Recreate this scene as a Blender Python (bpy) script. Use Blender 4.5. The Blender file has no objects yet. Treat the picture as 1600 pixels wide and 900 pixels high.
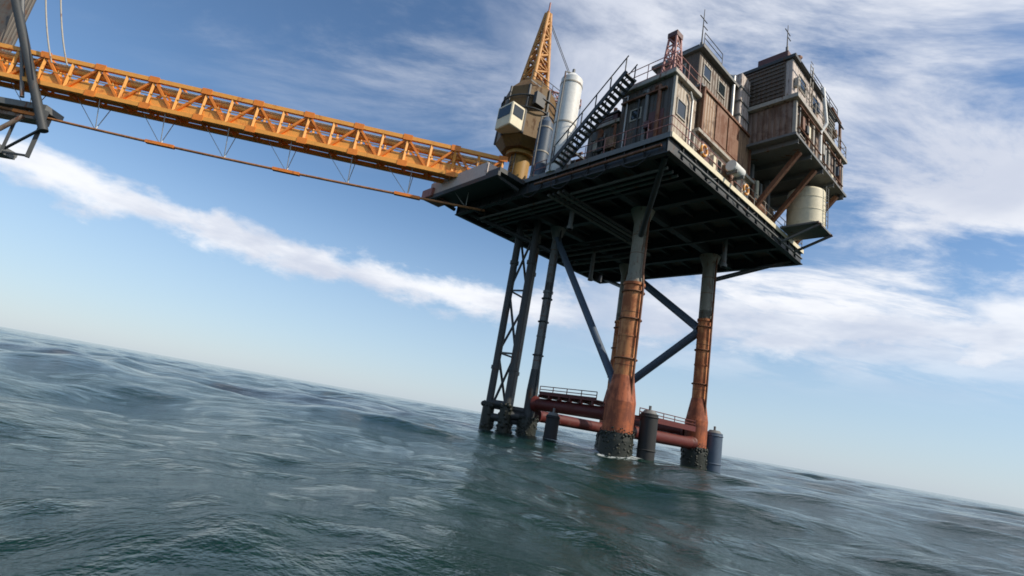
import bpy, math, random
import numpy as np
from mathutils import Vector, Matrix
random.seed(7)
R = math.radians
SC = bpy.context.scene
COL = SC.collection

# ------------------------------------------------------------------ camera
CAM_H = 1.14
ROLL, PITCH = 10.093, 13.987
cd = bpy.data.cameras.new('camera')
cam = bpy.data.objects.new('camera', cd); COL.objects.link(cam)
cd.sensor_width = 36.0; cd.lens = 18.0
cd.clip_start = 0.05; cd.clip_end = 60000
cam.matrix_world = (Matrix.Translation((0, 0, CAM_H)) @ Matrix.Rotation(R(90 + PITCH), 4, 'X') @ Matrix.Rotation(R(ROLL), 4, 'Z'))
SC.camera = cam

# ------------------------------------------------------------------ light
SUN_AZ = Vector((0.92, -0.40, 0)).normalized()
SUN_EL = R(41)
sd = SUN_AZ * math.cos(SUN_EL) + Vector((0, 0, math.sin(SUN_EL)))
sl = bpy.data.lights.new('sun', 'SUN'); sl.energy = 4.3; sl.angle = R(0.5); sl.color = (1.0, 0.9, 0.76)
so = bpy.data.objects.new('sun', sl); COL.objects.link(so)
so.rotation_euler = sd.to_track_quat('Z', 'Y').to_euler()
SC.view_settings.view_transform = 'Standard'; SC.view_settings.look = 'None'
SC.view_settings.exposure = 0.0; SC.view_settings.gamma = 1.0
SC.view_settings.use_curve_mapping = False
SC.cycles.max_bounces = 6
SC.cycles.filter_width = 1.7

# ------------------------------------------------------------------ node helpers
class NT:
    def __init__(s, nt): s.nt = nt; s.n = nt.nodes; s.l = nt.links
    def put(s, inp, v):
        if isinstance(v, bpy.types.NodeSocket): s.l.new(v, inp)
        elif v is not None: inp.default_value = v
    def math(s, op, a, b=None, c=None, clamp=False):
        n = s.n.new('ShaderNodeMath'); n.operation = op; n.use_clamp = clamp
        for i, v in enumerate((a, b, c)):
            if v is not None: s.put(n.inputs[i], v)
        return n.outputs[0]
    def noise(s, vec, scale, detail=4, rough=.55, dist=0.0):
        n = s.n.new('ShaderNodeTexNoise'); s.put(n.inputs['Vector'], vec)
        n.inputs['Scale'].default_value = scale; n.inputs['Detail'].default_value = detail
        n.inputs['Roughness'].default_value = rough; n.inputs['Distortion'].default_value = dist
        return n.outputs['Fac']
    def ramp(s, fac, lo, hi, a=0.0, b=1.0):
        n = s.n.new('ShaderNodeMapRange'); n.interpolation_type = 'SMOOTHSTEP'
        s.put(n.inputs[0], fac); s.put(n.inputs[1], lo); s.put(n.inputs[2], hi)
        s.put(n.inputs[3], a); s.put(n.inputs[4], b)
        return n.outputs[0]
    def mix(s, fac, a, b):
        n = s.n.new('ShaderNodeMix'); n.data_type = 'RGBA'
        s.put(n.inputs[0], fac); s.put(n.inputs[6], a); s.put(n.inputs[7], b)
        return n.outputs[2]
    def mapping(s, vec, scale=(1, 1, 1), rot=(0, 0, 0), loc=(0, 0, 0)):
        n = s.n.new('ShaderNodeMapping'); s.put(n.inputs[0], vec)
        n.inputs[1].default_value = loc; n.inputs[2].default_value = rot; n.inputs[3].default_value = scale
        return n.outputs[0]
def rgb(c): return (c[0], c[1], c[2], 1.0)

# ------------------------------------------------------------------ sky
w = bpy.data.worlds.new('World'); SC.world = w; w.use_nodes = True
w.node_tree.nodes.clear(); T = NT(w.node_tree)
out = T.n.new('ShaderNodeOutputWorld'); bg = T.n.new('ShaderNodeBackground'); T.l.new(bg.outputs[0], out.inputs[0])
sky = T.n.new('ShaderNodeTexSky'); sky.sky_type = 'NISHITA'; sky.sun_disc = False
sky.sun_elevation = SUN_EL; sky.sun_rotation = math.atan2(SUN_AZ.x, SUN_AZ.y)
sky.air_density = 1.0; sky.dust_density = 0.3; sky.ozone_density = 1.6
bg.inputs[1].default_value = 0.12
tc = T.n.new('ShaderNodeTexCoord'); D = tc.outputs['Generated']
sep = T.n.new('ShaderNodeSeparateXYZ'); T.l.new(D, sep.inputs[0])
X, Y, Z = sep.outputs
az = T.math('ARCTAN2', X, Y)                                   # azimuth, 0 = looking along +Y, positive to the right
el = T.math('ARCSINE', Z)
zc = T.math('ADD', T.math('MAXIMUM', Z, 0.0), 0.10)
comb = T.n.new('ShaderNodeCombineXYZ')
T.l.new(T.math('DIVIDE', X, zc), comb.inputs[0]); T.l.new(T.math('DIVIDE', Y, zc), comb.inputs[1])
P = comb.outputs[0]                                            # the cloud layer as a plane overhead
n1 = T.noise(T.mapping(P, (1.0, 1.5, 1), (0, 0, R(-22))), 0.62, 8, .62, .5)
n2 = T.noise(T.mapping(P, (0.85, 1.8, 1), (0, 0, R(28)), (3.1, 1.2, 0)), 1.5, 9, .64, .5)
n3 = T.noise(D, 5.0, 6, .6, .3)
# broken cloud thickening towards the right of the sky
right = T.ramp(T.math('ADD', T.math('ADD', az, T.math('MULTIPLY', T.math('MAXIMUM', T.math('SUBTRACT', el, .4), 0.0), .8)), T.math('MULTIPLY', T.math('SUBTRACT', n3, .5), .5)), -.02, .40)
lowfade = T.ramp(el, .10, .27)
c_r = T.math('MULTIPLY', T.math('MULTIPLY', right, lowfade), T.ramp(T.math('ADD', n1, T.math('MULTIPLY', T.math('SUBTRACT', n2, .5), .6)), .36, .58))
# thin veils high in the blue
c_v = T.math('MULTIPLY', T.ramp(n2, .42, .72, 0, .52), T.ramp(T.math('ADD', el, T.math('MULTIPLY', az, .12)), .30, .56))
# the long low bank of cloud
def band(el0, thick, wob, seed):
    nb = T.noise(T.mapping(D, (1, 1, 2.6), (0, 0, 0), (seed, 0, 0)), 3.2, 7, .58, .3)
    nf = T.noise(T.mapping(D, (1, 1, 2.0), (0, 0, 0), (seed + 5, 2, 0)), 9.0, 6, .6, .2)
    d = T.math('ABSOLUTE', T.math('SUBTRACT', T.math('ADD', el, T.math('MULTIPLY', T.math('SUBTRACT', nb, .5), wob)), el0))
    d = T.math('ADD', d, T.math('MULTIPLY', T.math('SUBTRACT', nf, .5), thick * 2.6))
    return T.ramp(d, thick * .15, thick, 1, 0)
el_line = T.math('ADD', T.math('MULTIPLY', T.math('ABSOLUTE', T.math('ADD', az, .33)), .04), .205)
c_b = T.math('MULTIPLY', T.math('POWER', band(el_line, .040, .11, 0.0), .8), T.ramp(az, .02, .22, .95, .6))
c_b2 = T.math('MULTIPLY', T.math('MULTIPLY', band(.235, .07, .10, 4.0), .85), T.ramp(az, .0, .3))
c = T.math('MAXIMUM', T.math('MAXIMUM', c_r, c_b), T.math('MAXIMUM', c_v, c_b2))
c = T.math('MINIMUM', c, .96)
shade = T.ramp(T.noise(T.mapping(P, (1, 1, 1), (0, 0, 0), (7, 3, 0)), 1.1, 5, .6), .35, .68)
ccol = T.mix(shade, (5.4, 5.8, 6.8, 1), (8.4, 8.5, 8.8, 1))
hz = T.ramp(el, -.02, .40, 1.25, 0)
hs = T.n.new('ShaderNodeHueSaturation'); hs.inputs['Saturation'].default_value = 1.12; hs.inputs['Value'].default_value = 1.2
T.l.new(sky.outputs[0], hs.inputs['Color']); skyc = hs.outputs[0]
hcol = T.mix(T.math('MULTIPLY', hz, .6), skyc, (3.7, 4.8, 6.2, 1))
T.l.new(T.mix(c, hcol, ccol), bg.inputs[0])

# ------------------------------------------------------------------ materials
def paint(name, col, rust=.35, rough=.55, scale=1.0, rcol=(.10, .038, .018), streak=True, metal=0.0, bump=.15, var=.25):
    m = bpy.data.materials.new(name); m.use_nodes = True
    T = NT(m.node_tree); b = T.n['Principled BSDF']
    tc = T.n.new('ShaderNodeTexCoord'); o = tc.outputs['Object']
    patch = T.noise(o, 1.1 * scale, 8, .68, .4)
    st = T.noise(T.mapping(o, (3.2, 3.2, .35)), 1.6 * scale, 5, .6) if streak else T.noise(o, 4 * scale, 6, .6)
    k = T.math('ADD', T.math('MULTIPLY', patch, .6), T.math('MULTIPLY', st, .4))
    f = T.ramp(k, .66 - .28 * rust, .74 - .22 * rust, 0, .9)
    v = T.noise(o, 5 * scale, 5, .6)
    lo = tuple(c * (1 - var) for c in col); hi = tuple(min(1, c * (1 + var * .7)) for c in col)
    base = T.mix(v, rgb(lo), rgb(hi))
    rr = T.mix(T.noise(o, 14 * scale, 4, .7), rgb(rcol), rgb(tuple(c * 2.1 for c in rcol)))
    T.l.new(T.mix(f, base, rr), b.inputs['Base Color'])
    T.l.new(T.ramp(f, 0, 1, rough, .85), b.inputs['Roughness'])
    b.inputs['Metallic'].default_value = metal
    bp = T.n.new('ShaderNodeBump'); bp.inputs['Strength'].default_value = bump; bp.inputs['Distance'].default_value = .03
    T.l.new(T.math('ADD', f, T.math('MULTIPLY', v, .5)), bp.inputs['Height']); T.l.new(bp.outputs[0], b.inputs['Normal'])
    return m
def siding(name, col, pitch=.28, rust=.3):
    m = paint(name, col, rust, rcol=(.085, .05, .034))
    T = NT(m.node_tree); tc = T.n.new('ShaderNodeTexCoord')
    s = T.n.new('ShaderNodeSeparateXYZ'); T.l.new(tc.outputs['Object'], s.inputs[0])
    a = T.math('ADD', s.outputs[0], s.outputs[1])
    wv = T.math('ABSOLUTE', T.math('SINE', T.math('MULTIPLY', a, math.pi / pitch)))
    bp = T.n.new('ShaderNodeBump'); bp.inputs['Strength'].default_value = .8; bp.inputs['Distance'].default_value = .05
    T.l.new(wv, bp.inputs['Height'])
    old = m.node_tree.nodes['Principled BSDF'].inputs['Normal'].links[0].from_socket
    T.l.new(old, bp.inputs['Normal']); T.l.new(bp.outputs[0], m.node_tree.nodes['Principled BSDF'].inputs['Normal'])
    return m
M = dict(
    orange=paint('orange_paint', (.88, .38, .07), .42, rcol=(.30, .085, .02)),
    orange2=paint('deep_orange_paint', (.80, .24, .03), .35, rcol=(.22, .06, .02)),
    yellow=paint('ochre_paint', (.38, .21, .04), .45),
    leg_top_shade=paint('leg_top_shade_grey', (.26, .25, .20), .5),  # deck shade on the upper legs, put into the colour as grey
    leg=paint('leg_orange_paint', (.60, .24, .08), .85, rcol=(.20, .06, .025)),
    legred=paint('leg_red_lead', (.42, .11, .035), .85, rcol=(.13, .04, .022)),
    red=paint('oxide_red_paint', (.105, .014, .010), .6, rcol=(.07, .018, .012)),
    dark=paint('dark_steel', (.045, .050, .052), .35, rcol=(.07, .035, .02)),
    steel=paint('grey_steel', (.16, .165, .16), .45),
    blue=paint('blue_grey_steel', (.075, .11, .16), .2),
    lgrey=paint('light_grey_paint', (.40, .37, .31), .5),
    white=paint('white_paint', (.78, .78, .74), .14, rcol=(.28, .14, .06)),
    cream=paint('cream_paint', (.78, .70, .50), .12, rcol=(.35, .2, .1)),
    growth=paint('marine_growth', (.016, .020, .014), .3, .5, 4, rcol=(.05, .045, .015), streak=False, bump=.9),
    rubber=paint('black_rubber', (.018, .019, .02), .1, .7, rcol=(.03, .03, .03)),
    beige=siding('beige_siding', (.40, .33, .25), .3, 0.58),
    brown=siding('brown_siding', (.30, .18, .10), .28, 0.62),
    pinkgrey=siding('pale_pink_grey_siding', (.50, .42, .37), .34, 0.55),
    greyside=siding('grey_siding', (.13, .115, .095), .3, 0.55),
    maroon=paint('maroon_paint', (.115, .045, .042), .5),
    pink=paint('faded_red_paint', (.42, .19, .17), .35),
    grating=paint('deck_plate_paint', (.11, .115, .11), .5, .7),
    pipe=paint('pipe_galvanised', (.42, .42, .40), .3, .4, metal=.5),
    pink2=paint('pale_pinkish_paint', (.62, .52, .46), .25),
    dyellow=paint('dark_ochre_paint', (.17, .095, .022), .6, rcol=(.07, .035, .015)),
    shadeside=siding('shade_darkened_siding', (.085, .075, .062), .3, 0.58),  # block siding darkened in colour to give the left wall its shade
    cabin=siding('dark_brown_siding', (.11, .08, .055), .3, 0.58),
    maroonside=siding('maroon_brown_siding', (.24, .16, .115), .34, 0.66),
    rust2=paint('brown_grey_steel', (.24, .19, .15), .6),
    mustard=paint('mustard_orange_paint', (.55, .27, .07), .6, rcol=(.2, .07, .02)),
    rustorange=paint('rusty_orange_paint', (.42, .19, .07), .8, rcol=(.16, .07, .03)),
    rust=paint('rusty_steel', (.22, .10, .05), .8),
)
def glass():
    m = bpy.data.materials.new('window_glass'); m.use_nodes = True
    T = NT(m.node_tree); b = T.n['Principled BSDF']
    tc = T.n.new('ShaderNodeTexCoord')
    T.l.new(T.mix(T.noise(tc.outputs['Object'], 3), (.012, .018, .022, 1), (.035, .045, .05, 1)), b.inputs['Base Color'])
    b.inputs['Roughness'].default_value = .08; b.inputs['Specular IOR Level'].default_value = .8
    return m
M['glass'] = glass()

# ------------------------------------------------------------------ platform frame of reference
B0 = Vector((6.5, 22.7, 0)); ANG = math.atan2(.646, .763)
FR = Matrix.Translation(B0) @ Matrix.Rotation(ANG, 4, 'Z')

class MB:
    """collects shapes in platform coordinates and links them as ONE mesh object"""
    def __init__(s): s.v = []; s.f = []; s.sm = []
    def _add(s, vs, fs, sm=False):
        o = len(s.v); s.v += [tuple(v) for v in vs]; s.f += [tuple(i + o for i in f) for f in fs]; s.sm += [sm] * len(fs); return s
    def box(s, x0, x1, y0, y1, z0, z1):
        vs = [(x, y, z) for z in (z0, z1) for y in (y0, y1) for x in (x0, x1)]
        return s._add(vs, [(0, 2, 3, 1), (4, 5, 7, 6), (0, 1, 5, 4), (2, 6, 7, 3), (0, 4, 6, 2), (1, 3, 7, 5)])
    def frame(s, a, b):
        a = Vector(a); b = Vector(b); d = (b - a).normalized()
        up = Vector((0, 0, 1)) if abs(d.z) < .95 else Vector((1, 0, 0))
        x = d.cross(up).normalized(); y = x.cross(d).normalized()
        return a, b, x, y
    def bar(s, a, b, w=.1, h=None):
        h = h or w; a, b, x, y = s.frame(a, b)
        vs = [p + x * i * w / 2 + y * j * h / 2 for p in (a, b) for i, j in ((-1, -1), (1, -1), (1, 1), (-1, 1))]
        return s._add(vs, [(0, 3, 2, 1), (4, 5, 6, 7), (0, 1, 5, 4), (1, 2, 6, 5), (2, 3, 7, 6), (3, 0, 4, 7)])
    def ibeam(s, a, b, w=.3, h=.8, t=.04):
        a, b, x, y = s.frame(a, b)
        s.bar(a + y * (h / 2 - t / 2), b + y * (h / 2 - t / 2), w, t)
        s.bar(a - y * (h / 2 - t / 2), b - y * (h / 2 - t / 2), w, t)
        return s.bar(a, b, t, h - 2 * t)
    def cyl(s, a, b, r, r2=None, n=12, cap=True):
        r2 = r if r2 is None else r2; a, b, x, y = s.frame(a, b)
        vs = []
        for p, q in ((a, r), (b, r2)):
            for i in range(n):
                t = 2 * math.pi * i / n; vs.append(p + x * math.cos(t) * q + y * math.sin(t) * q)
        s._add(vs, [(i, (i + 1) % n, n + (i + 1) % n, n + i) for i in range(n)], True)
        if cap: s._add(vs, [tuple(range(n))[::-1], tuple(range(n, 2 * n))])
        return s
    def tube(s, pts, r, n=8):
        for a, b in zip(pts[:-1], pts[1:]): s.cyl(a, b, r, n=n)
        for p in pts[1:-1]: s.ball(p, r * 1.02, 8, 5)
        return s
    def ball(s, c, r, n=14, k=8, zs=1.0, xs=1.0, ys=1.0):
        c = Vector(c); vs = [c + Vector((0, 0, -r * zs))]
        for j in range(1, k):
            p = math.pi * j / k - math.pi / 2
            for i in range(n):
                t = 2 * math.pi * i / n
                vs.append(c + Vector((r * math.cos(p) * math.cos(t) * xs, r * math.cos(p) * math.sin(t) * ys, r * math.sin(p) * zs)))
        vs.append(c + Vector((0, 0, r * zs)))
        fs = [(0, 1 + (i + 1) % n, 1 + i) for i in range(n)]
        for j in range(k - 2):
            for i in range(n):
                a = 1 + j * n + i; b = 1 + j * n + (i + 1) % n; fs.append((a, b, b + n, a + n))
        t = len(vs) - 1; o = 1 + (k - 2) * n
        fs += [(o + i, o + (i + 1) % n, t) for i in range(n)]
        return s._add(vs, fs, True)
    def ring(s, c, R1, r, axis='z', n=24, k=8):
        c = Vector(c); vs = []
        for i in range(n):
            t = 2 * math.pi * i / n
            for j in range(k):
                p = 2 * math.pi * j / k; q = R1 + r * math.cos(p); h = r * math.sin(p)
                v = {'z': (q * math.cos(t), q * math.sin(t), h), 'y': (q * math.cos(t), h, q * math.sin(t)), 'x': (h, q * math.cos(t), q * math.sin(t))}[axis]
                vs.append(c + Vector(v))
        fs = [(i * k + j, ((i + 1) % n) * k + j, ((i + 1) % n) * k + (j + 1) % k, i * k + (j + 1) % k) for i in range(n) for j in range(k)]
        return s._add(vs, fs, True)
    def build(s, name, mat, root, parent=None, bevel=0):
        """root carries the thing's base position; parent is the object this mesh hangs from"""
        base = root['_base']
        me = bpy.data.meshes.new(name)
        me.from_pydata([(v[0] - base[0], v[1] - base[1], v[2] - base[2]) for v in s.v], [], s.f)
        me.polygons.foreach_set('use_smooth', s.sm); me.materials.append(mat); me.update()
        o = bpy.data.objects.new(name, me); COL.objects.link(o); o.parent = parent or root
        if bevel:
            b = o.modifiers.new('bevel', 'BEVEL'); b.width = bevel; b.segments = 1; b.limit_method = 'ANGLE'
        return o
THINGS = []
def thing(name, label, cat, base, group=None):
    o = bpy.data.objects.new(name, None); COL.objects.link(o)
    o.empty_display_size = .3
    o.matrix_world = FR @ Matrix.Translation(base)
    o['_base'] = tuple(base); o['label'] = label; o['category'] = cat
    if group: o['group'] = group
    THINGS.append(o); return o
def solo(mb, name, mat, label, cat, base, group=None, bevel=0):
    """a thing that is one mesh"""
    class _R(dict): pass
    me = bpy.data.meshes.new(name)
    me.from_pydata([(v[0] - base[0], v[1] - base[1], v[2] - base[2]) for v in mb.v], [], mb.f)
    me.polygons.foreach_set('use_smooth', mb.sm); me.materials.append(mat); me.update()
    o = bpy.data.objects.new(name, me); COL.objects.link(o); o.matrix_world = FR @ Matrix.Translation(base)
    o['label'] = label; o['category'] = cat
    if group: o['group'] = group
    return o
def loc(X, Y, z):
    """world ground point to platform coordinates"""
    v = FR.inverted() @ Vector((X, Y, z)); return (v.x, v.y, v.z)
def rail_mb(pts, h=1.1, step=1.5, r=.025):
    m = MB()
    for a, b in zip(pts[:-1], pts[1:]):
        a = Vector(a); b = Vector(b); L = (b - a).length; n = max(1, round(L / step))
        for i in range(n + 1):
            p = a.lerp(b, i / n); m.cyl(p, p + Vector((0, 0, h)), r, n=6)
        for k in (h, h * .55): m.cyl(a + Vector((0, 0, k)), b + Vector((0, 0, k)), r, n=6)
        m.bar(a + Vector((0, 0, .06)), b + Vector((0, 0, .06)), .012, .12)
    return m

# ------------------------------------------------------------------ sea
FOAM = [(B0.x + s * math.cos(ANG) - t * math.sin(ANG), B0.y + s * math.sin(ANG) + t * math.cos(ANG), q) for s, t, q in ((5.5, 5.15, .9), (14.4, 5.15, .7), (5.5, 12.5, .5), (14.4, 12.5, .7), (5.0, 8.6, .6))] + [(-.35, 36.4, .4), (1.25, 35.8, .4)]
def make_sea():
    rng = np.random.default_rng(11)
    ang = np.concatenate([np.linspace(-62, 62, 760, endpoint=False), np.linspace(62, 298, 140, endpoint=False)])
    ang = np.radians(ang); rad = 0.7 * (45000 / 0.7) ** (np.linspace(0, 1, 1000))
    Rr, A = np.meshgrid(rad, ang, indexing='ij')
    x0 = Rr * np.sin(A); y0 = Rr * np.cos(A)
    cell = np.maximum(Rr * math.log(45000 / .7) / 1000, .02)
    x = x0.copy(); y = y0.copy(); z = np.zeros_like(x0)
    N = 130; lam = np.exp(rng.uniform(math.log(.4), math.log(15), N)); lam[:3] = (11.0, 7.5, 14.5)
    th = R(235) + rng.normal(0, .5, N) * (1 + .8 * (lam < 2)); ph = rng.uniform(0, 6.283, N)
    amp = .0115 * lam ** 1.3 * rng.uniform(.4, 1, N); amp[:3] *= 1.8; amp *= .19 / math.sqrt((amp ** 2).sum() / 2)
    for l, t, p, a in zip(lam, th, ph, amp):
        k = 2 * math.pi / l; dx, dy = math.cos(t), math.sin(t)
        f = np.clip((l / cell - 2.5) / 3.5, 0, 1); q = k * (x0 * dx + y0 * dy) + p
        z += f * a * np.sin(q); c = f * a * .8 * np.cos(q); x += dx * c; y += dy * c
    nr, na = Rr.shape
    z -= Rr * 0.0
    V = np.stack([x, y, z], -1).reshape(-1, 3)
    V = np.vstack([V, [[0, 0, float(z[0].mean())]]])
    i, j = np.meshgrid(np.arange(nr - 1), np.arange(na), indexing='ij'); j2 = (j + 1) % na
    F = np.stack([i * na + j, i * na + j2, (i + 1) * na + j2, (i + 1) * na + j], -1).reshape(-1, 4)
    F = F[:, ::-1]
    jj = np.arange(na); C3 = np.stack([np.full(na, nr * na), (jj + 1) % na, jj], -1)[:, ::-1]
    me = bpy.data.meshes.new('sea')
    me.vertices.add(len(V)); me.vertices.foreach_set('co', V.astype(np.float32).ravel())
    nl = F.size + C3.size; me.loops.add(nl); me.loops.foreach_set('vertex_index', np.concatenate([F.ravel(), C3.ravel()]).astype(np.int32))
    npoly = len(F) + len(C3); me.polygons.add(npoly)
    st = np.concatenate([np.arange(len(F)) * 4, F.size + np.arange(len(C3)) * 3]).astype(np.int32)
    me.polygons.foreach_set('loop_start', st)
    me.polygons.foreach_set('use_smooth', np.ones(npoly, bool)); me.update(calc_edges=True); me.validate()
    o = bpy.data.objects.new('sea', me); COL.objects.link(o); o['kind'] = 'structure'
    m = bpy.data.materials.new('sea_water'); m.use_nodes = True
    T = NT(m.node_tree); b = T.n['Principled BSDF']; tc = T.n.new('ShaderNodeTexCoord'); P = tc.outputs['Object']
    wat = T.mix(T.noise(P, .06, 4), (.003, .018, .014, 1), (.006, .032, .023, 1))
    foam = None; flat = T.mapping(P, (1, 1, 0))
    for (lx, ly, rr) in FOAM:
        vd = T.n.new('ShaderNodeVectorMath'); vd.operation = 'DISTANCE'; T.l.new(flat, vd.inputs[0]); vd.inputs[1].default_value = (lx, ly, 0)
        f = T.ramp(vd.outputs['Value'], rr, rr + 1.3, 1, 0)
        foam = f if foam is None else T.math('MAXIMUM', foam, f)
    fn = T.noise(P, 2.6, 8, .72, .6)
    foam = T.math('MULTIPLY', foam, T.ramp(T.math('ADD', fn, T.math('MULTIPLY', foam, .14)), .57, .68), clamp=True)
    T.l.new(T.mix(foam, wat, (.55, .60, .60, 1)), b.inputs['Base Color'])
    T.l.new(T.ramp(foam, 0, 1, .06, .7), b.inputs['Roughness'])
    b.inputs['IOR'].default_value = 1.333; b.inputs['Specular IOR Level'].default_value = .27
    r1 = T.noise(T.mapping(P, (1, 1.3, 1), (0, 0, R(20))), 7.5, 6, .65, .1)
    r2 = T.noise(T.mapping(P, (1, 1.25, 1), (0, 0, R(35))), 1.3, 7, .6, .1)
    r3 = T.noise(T.mapping(P, (1, 1.5, 1), (0, 0, R(25))), .22, 8, .65, .3)
    def bump(h, dist, prev=None, st=1.0):
        n = T.n.new('ShaderNodeBump'); n.inputs['Strength'].default_value = st; n.inputs['Distance'].default_value = dist
        T.l.new(h, n.inputs['Height'])
        if prev: T.l.new(prev, n.inputs['Normal'])
        return n.outputs[0]
    T.l.new(bump(r1, .014, bump(r2, .04, bump(r3, .30, bump(T.noise(P, .045, 6, .6), 1.1)))), b.inputs['Normal'])
    me.materials.append(m)
make_sea()

# ------------------------------------------------------------------ the platform: legs, bracing, deck
UZ, DZ = 15.1, 16.10                                            # underside of girders, top of deck plate
SL, TL = 17.9, 18.2
plat = thing('offshore_platform', 'four-legged offshore platform with a dark square deck standing in the sea on orange legs', 'platform', (0, 0, 0))
LS, LT = (5.5, 14.4), (5.15, 12.5)
def leg(s, t, r=.92, ru=.5, far=False):
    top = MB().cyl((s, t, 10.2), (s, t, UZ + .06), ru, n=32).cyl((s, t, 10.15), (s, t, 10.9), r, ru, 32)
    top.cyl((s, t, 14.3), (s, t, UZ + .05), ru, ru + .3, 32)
    o = top.build('leg', M['leg_top_shade'] if not far else M['steel'], plat)
    lo = MB().cyl((s, t, 4.5), (s, t, 10.2), r, n=32).cyl((s, t, 10.12), (s, t, 10.28), r + .07, n=32)
    lo.cyl((s, t, 6.9), (s, t, 7.0), r + .03, n=32)
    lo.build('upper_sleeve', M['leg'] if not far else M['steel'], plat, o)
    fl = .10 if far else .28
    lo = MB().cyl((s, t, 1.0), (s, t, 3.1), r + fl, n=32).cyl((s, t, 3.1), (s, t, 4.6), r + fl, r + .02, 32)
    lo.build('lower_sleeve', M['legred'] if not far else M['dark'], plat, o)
    for z in (5.2, 6.95, 8.4): MB().ring((s, t, z), r - .008, .025, n=32, k=6).build('weld_seam', M['rust'], plat, o)
    for z in (12.2, 13.4): MB().ring((s, t, z), ru - .008, .022, n=28, k=6).build('weld_seam', M['rust'], plat, o)
    w = MB().tube([(s - .1, t - r - .14, 1.4), (s - .1, t - r - .14, 9.9), (s - .1, t - ru - .14, 11.0), (s - .1, t - ru - .14, 15.0)], .07, 8)
    for z in (5.6, 8.0, 9.7): w.ring((s, t, z), r + .06, .05, n=28, k=6)
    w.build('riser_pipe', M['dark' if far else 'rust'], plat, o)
    g = MB().cyl((s, t, -4), (s, t, .95), r + .37, n=36).cyl((s, t, .95), (s, t, 1.35), r + .37, r + .33, 36)
    for i in range(240):
        a = random.uniform(0, 6.28); z = random.uniform(-.3, 1.3) if i % 3 else random.uniform(1.2, 1.6)
        g.ball((s + (r + .35) * math.cos(a), t + (r + .35) * math.sin(a), z), random.uniform(.03, .11) if z < 1.35 else random.uniform(.02, .05), 7, 5)
    g.build('marine_growth', M['growth'], plat, o)
    return o
for s in LS:
    for t in LT: leg(s, t, *((.60, .46) if (s, t) == (5.5, 5.15) else (.46, .46) if s > 10 else (.30, .30)), far=(s, t) == (5.5, 12.5))
def brace(a, b, r=.26, mat='blue'):
    m = MB().cyl(a, b, r, n=16)
    a = Vector(a); b = Vector(b)
    m.cyl(a, a.lerp(b, .04), r * 1.35, r, 16); m.cyl(b, b.lerp(a, .04), r * 1.35, r, 16)
    return m.build('brace', M[mat], plat)
s0, s1 = LS; t0, t1 = LT
brace((s0, t1, 14.4), (s0, t0 + .5, 4.0), .24, 'blue')
brace((s1, t0 + .4, 9.6), (s1, t1, 14.8), .30, 'blue')
brace((s1, t0 + .4, 9.4), (s1, t1, 4.2), .30, 'blue')
for t in (t0, t1):
    brace((s0 + .7, t, 1.55), (s1 - .6, t, 1.55), .40, 'red')
for s in (s0, s1):
    brace((s, t0 + .7, 2.3), (s, t1 - .5, 2.3), .40, 'red')
# lower walkway ring between the legs with its rail
wk = MB().box(s0 + 1.2, s1 - 1.2, t0 - .55, t0 + .55, 2.42, 2.52)
wk.box(s0 + 1.2, s1 - 1.2, t0 - .62, t0 - .56, 2.3, 2.62)
wkp = wk.build('lower_walkway', M['red'], plat)
rail_mb([(s0 + 1.2, t0 - .55, 2.52), (s1 - 1.2, t0 - .55, 2.52)], .45, 1.4, .03).build('handrail', M['red'], plat, wkp)
wk = MB().box(s0 - .6, s0 + .6, t0 + 1.3, t1 - 1.3, 2.9, 3.0)
for i in range(6): wk.box(s0 - .62, s0 + .62, t0 + 1.5 + i * .9, t0 + 1.62 + i * .9, 2.72, 2.9)
wkp = wk.build('lower_walkway', M['red'], plat)
rail_mb([(s0 - .6, t0 + 1.3, 3.0), (s0 - .6, t1 - 1.3, 3.0)], .45, 1.3, .03).build('handrail', M['red'], plat, wkp)

# well conductors and their lattice at the bridge side
CX = [loc(-.15, 36.4, 0)[:2], loc(1.05, 35.6, 0)[:2], loc(1.35, 38.6, 0)[:2]]
for k, (cs, ct) in enumerate(CX):
    c = MB().cyl((cs, ct, -4), (cs, ct, UZ + .3), .26, n=18)
    for z in (4.2, 12.0): c.cyl((cs, ct, z), (cs, ct, z + .25), .33, n=18)
    co = c.build('conductor_pipe', M['dark'] if k < 2 else M['steel'], plat)
    g = MB().cyl((cs, ct, -4), (cs, ct, 1.9), .42, n=16)
    for i in range(26):
        a = random.uniform(0, 6.28); g.ball((cs + .4 * math.cos(a), ct + .4 * math.sin(a), random.uniform(0, 1.9)), random.uniform(.08, .2), 7, 5)
    g.build('marine_growth', M['growth'], plat, co)
def lat(a, b, za, zb, r=.09):
    return MB().cyl((a[0], a[1], za), (b[0], b[1], zb), r, n=10).build('lattice_brace', M['dark'] if r > .08 else M['steel'], plat)
for a, b in ((CX[0], CX[1]), (CX[1], CX[2]), (CX[2], CX[0])):
    for k, (za, zb) in enumerate(((.9, 5.4), (5.4, 10.0), (10.0, 14.7))):
        lat(a, b, za, zb) if k % 2 == 0 else lat(a, b, zb, za)
        lat(a, b, zb, zb, .07)
fr = MB()
pa, pb = CX[0], (s0, t1)
for z in (.9, 1.7): fr.cyl((pa[0], pa[1], z), (pb[0], pb[1], z), .2, n=12)
for z in (1.0, 1.9): fr.cyl((CX[0][0], CX[0][1], z), (CX[1][0], CX[1][1], z), .22, n=12)
fr.cyl((CX[1][0], CX[1][1], 1.3), (s0, t1, 1.3), .26, n=12)
fr.build('conductor_guide_frame', M['dark'], plat)

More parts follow.
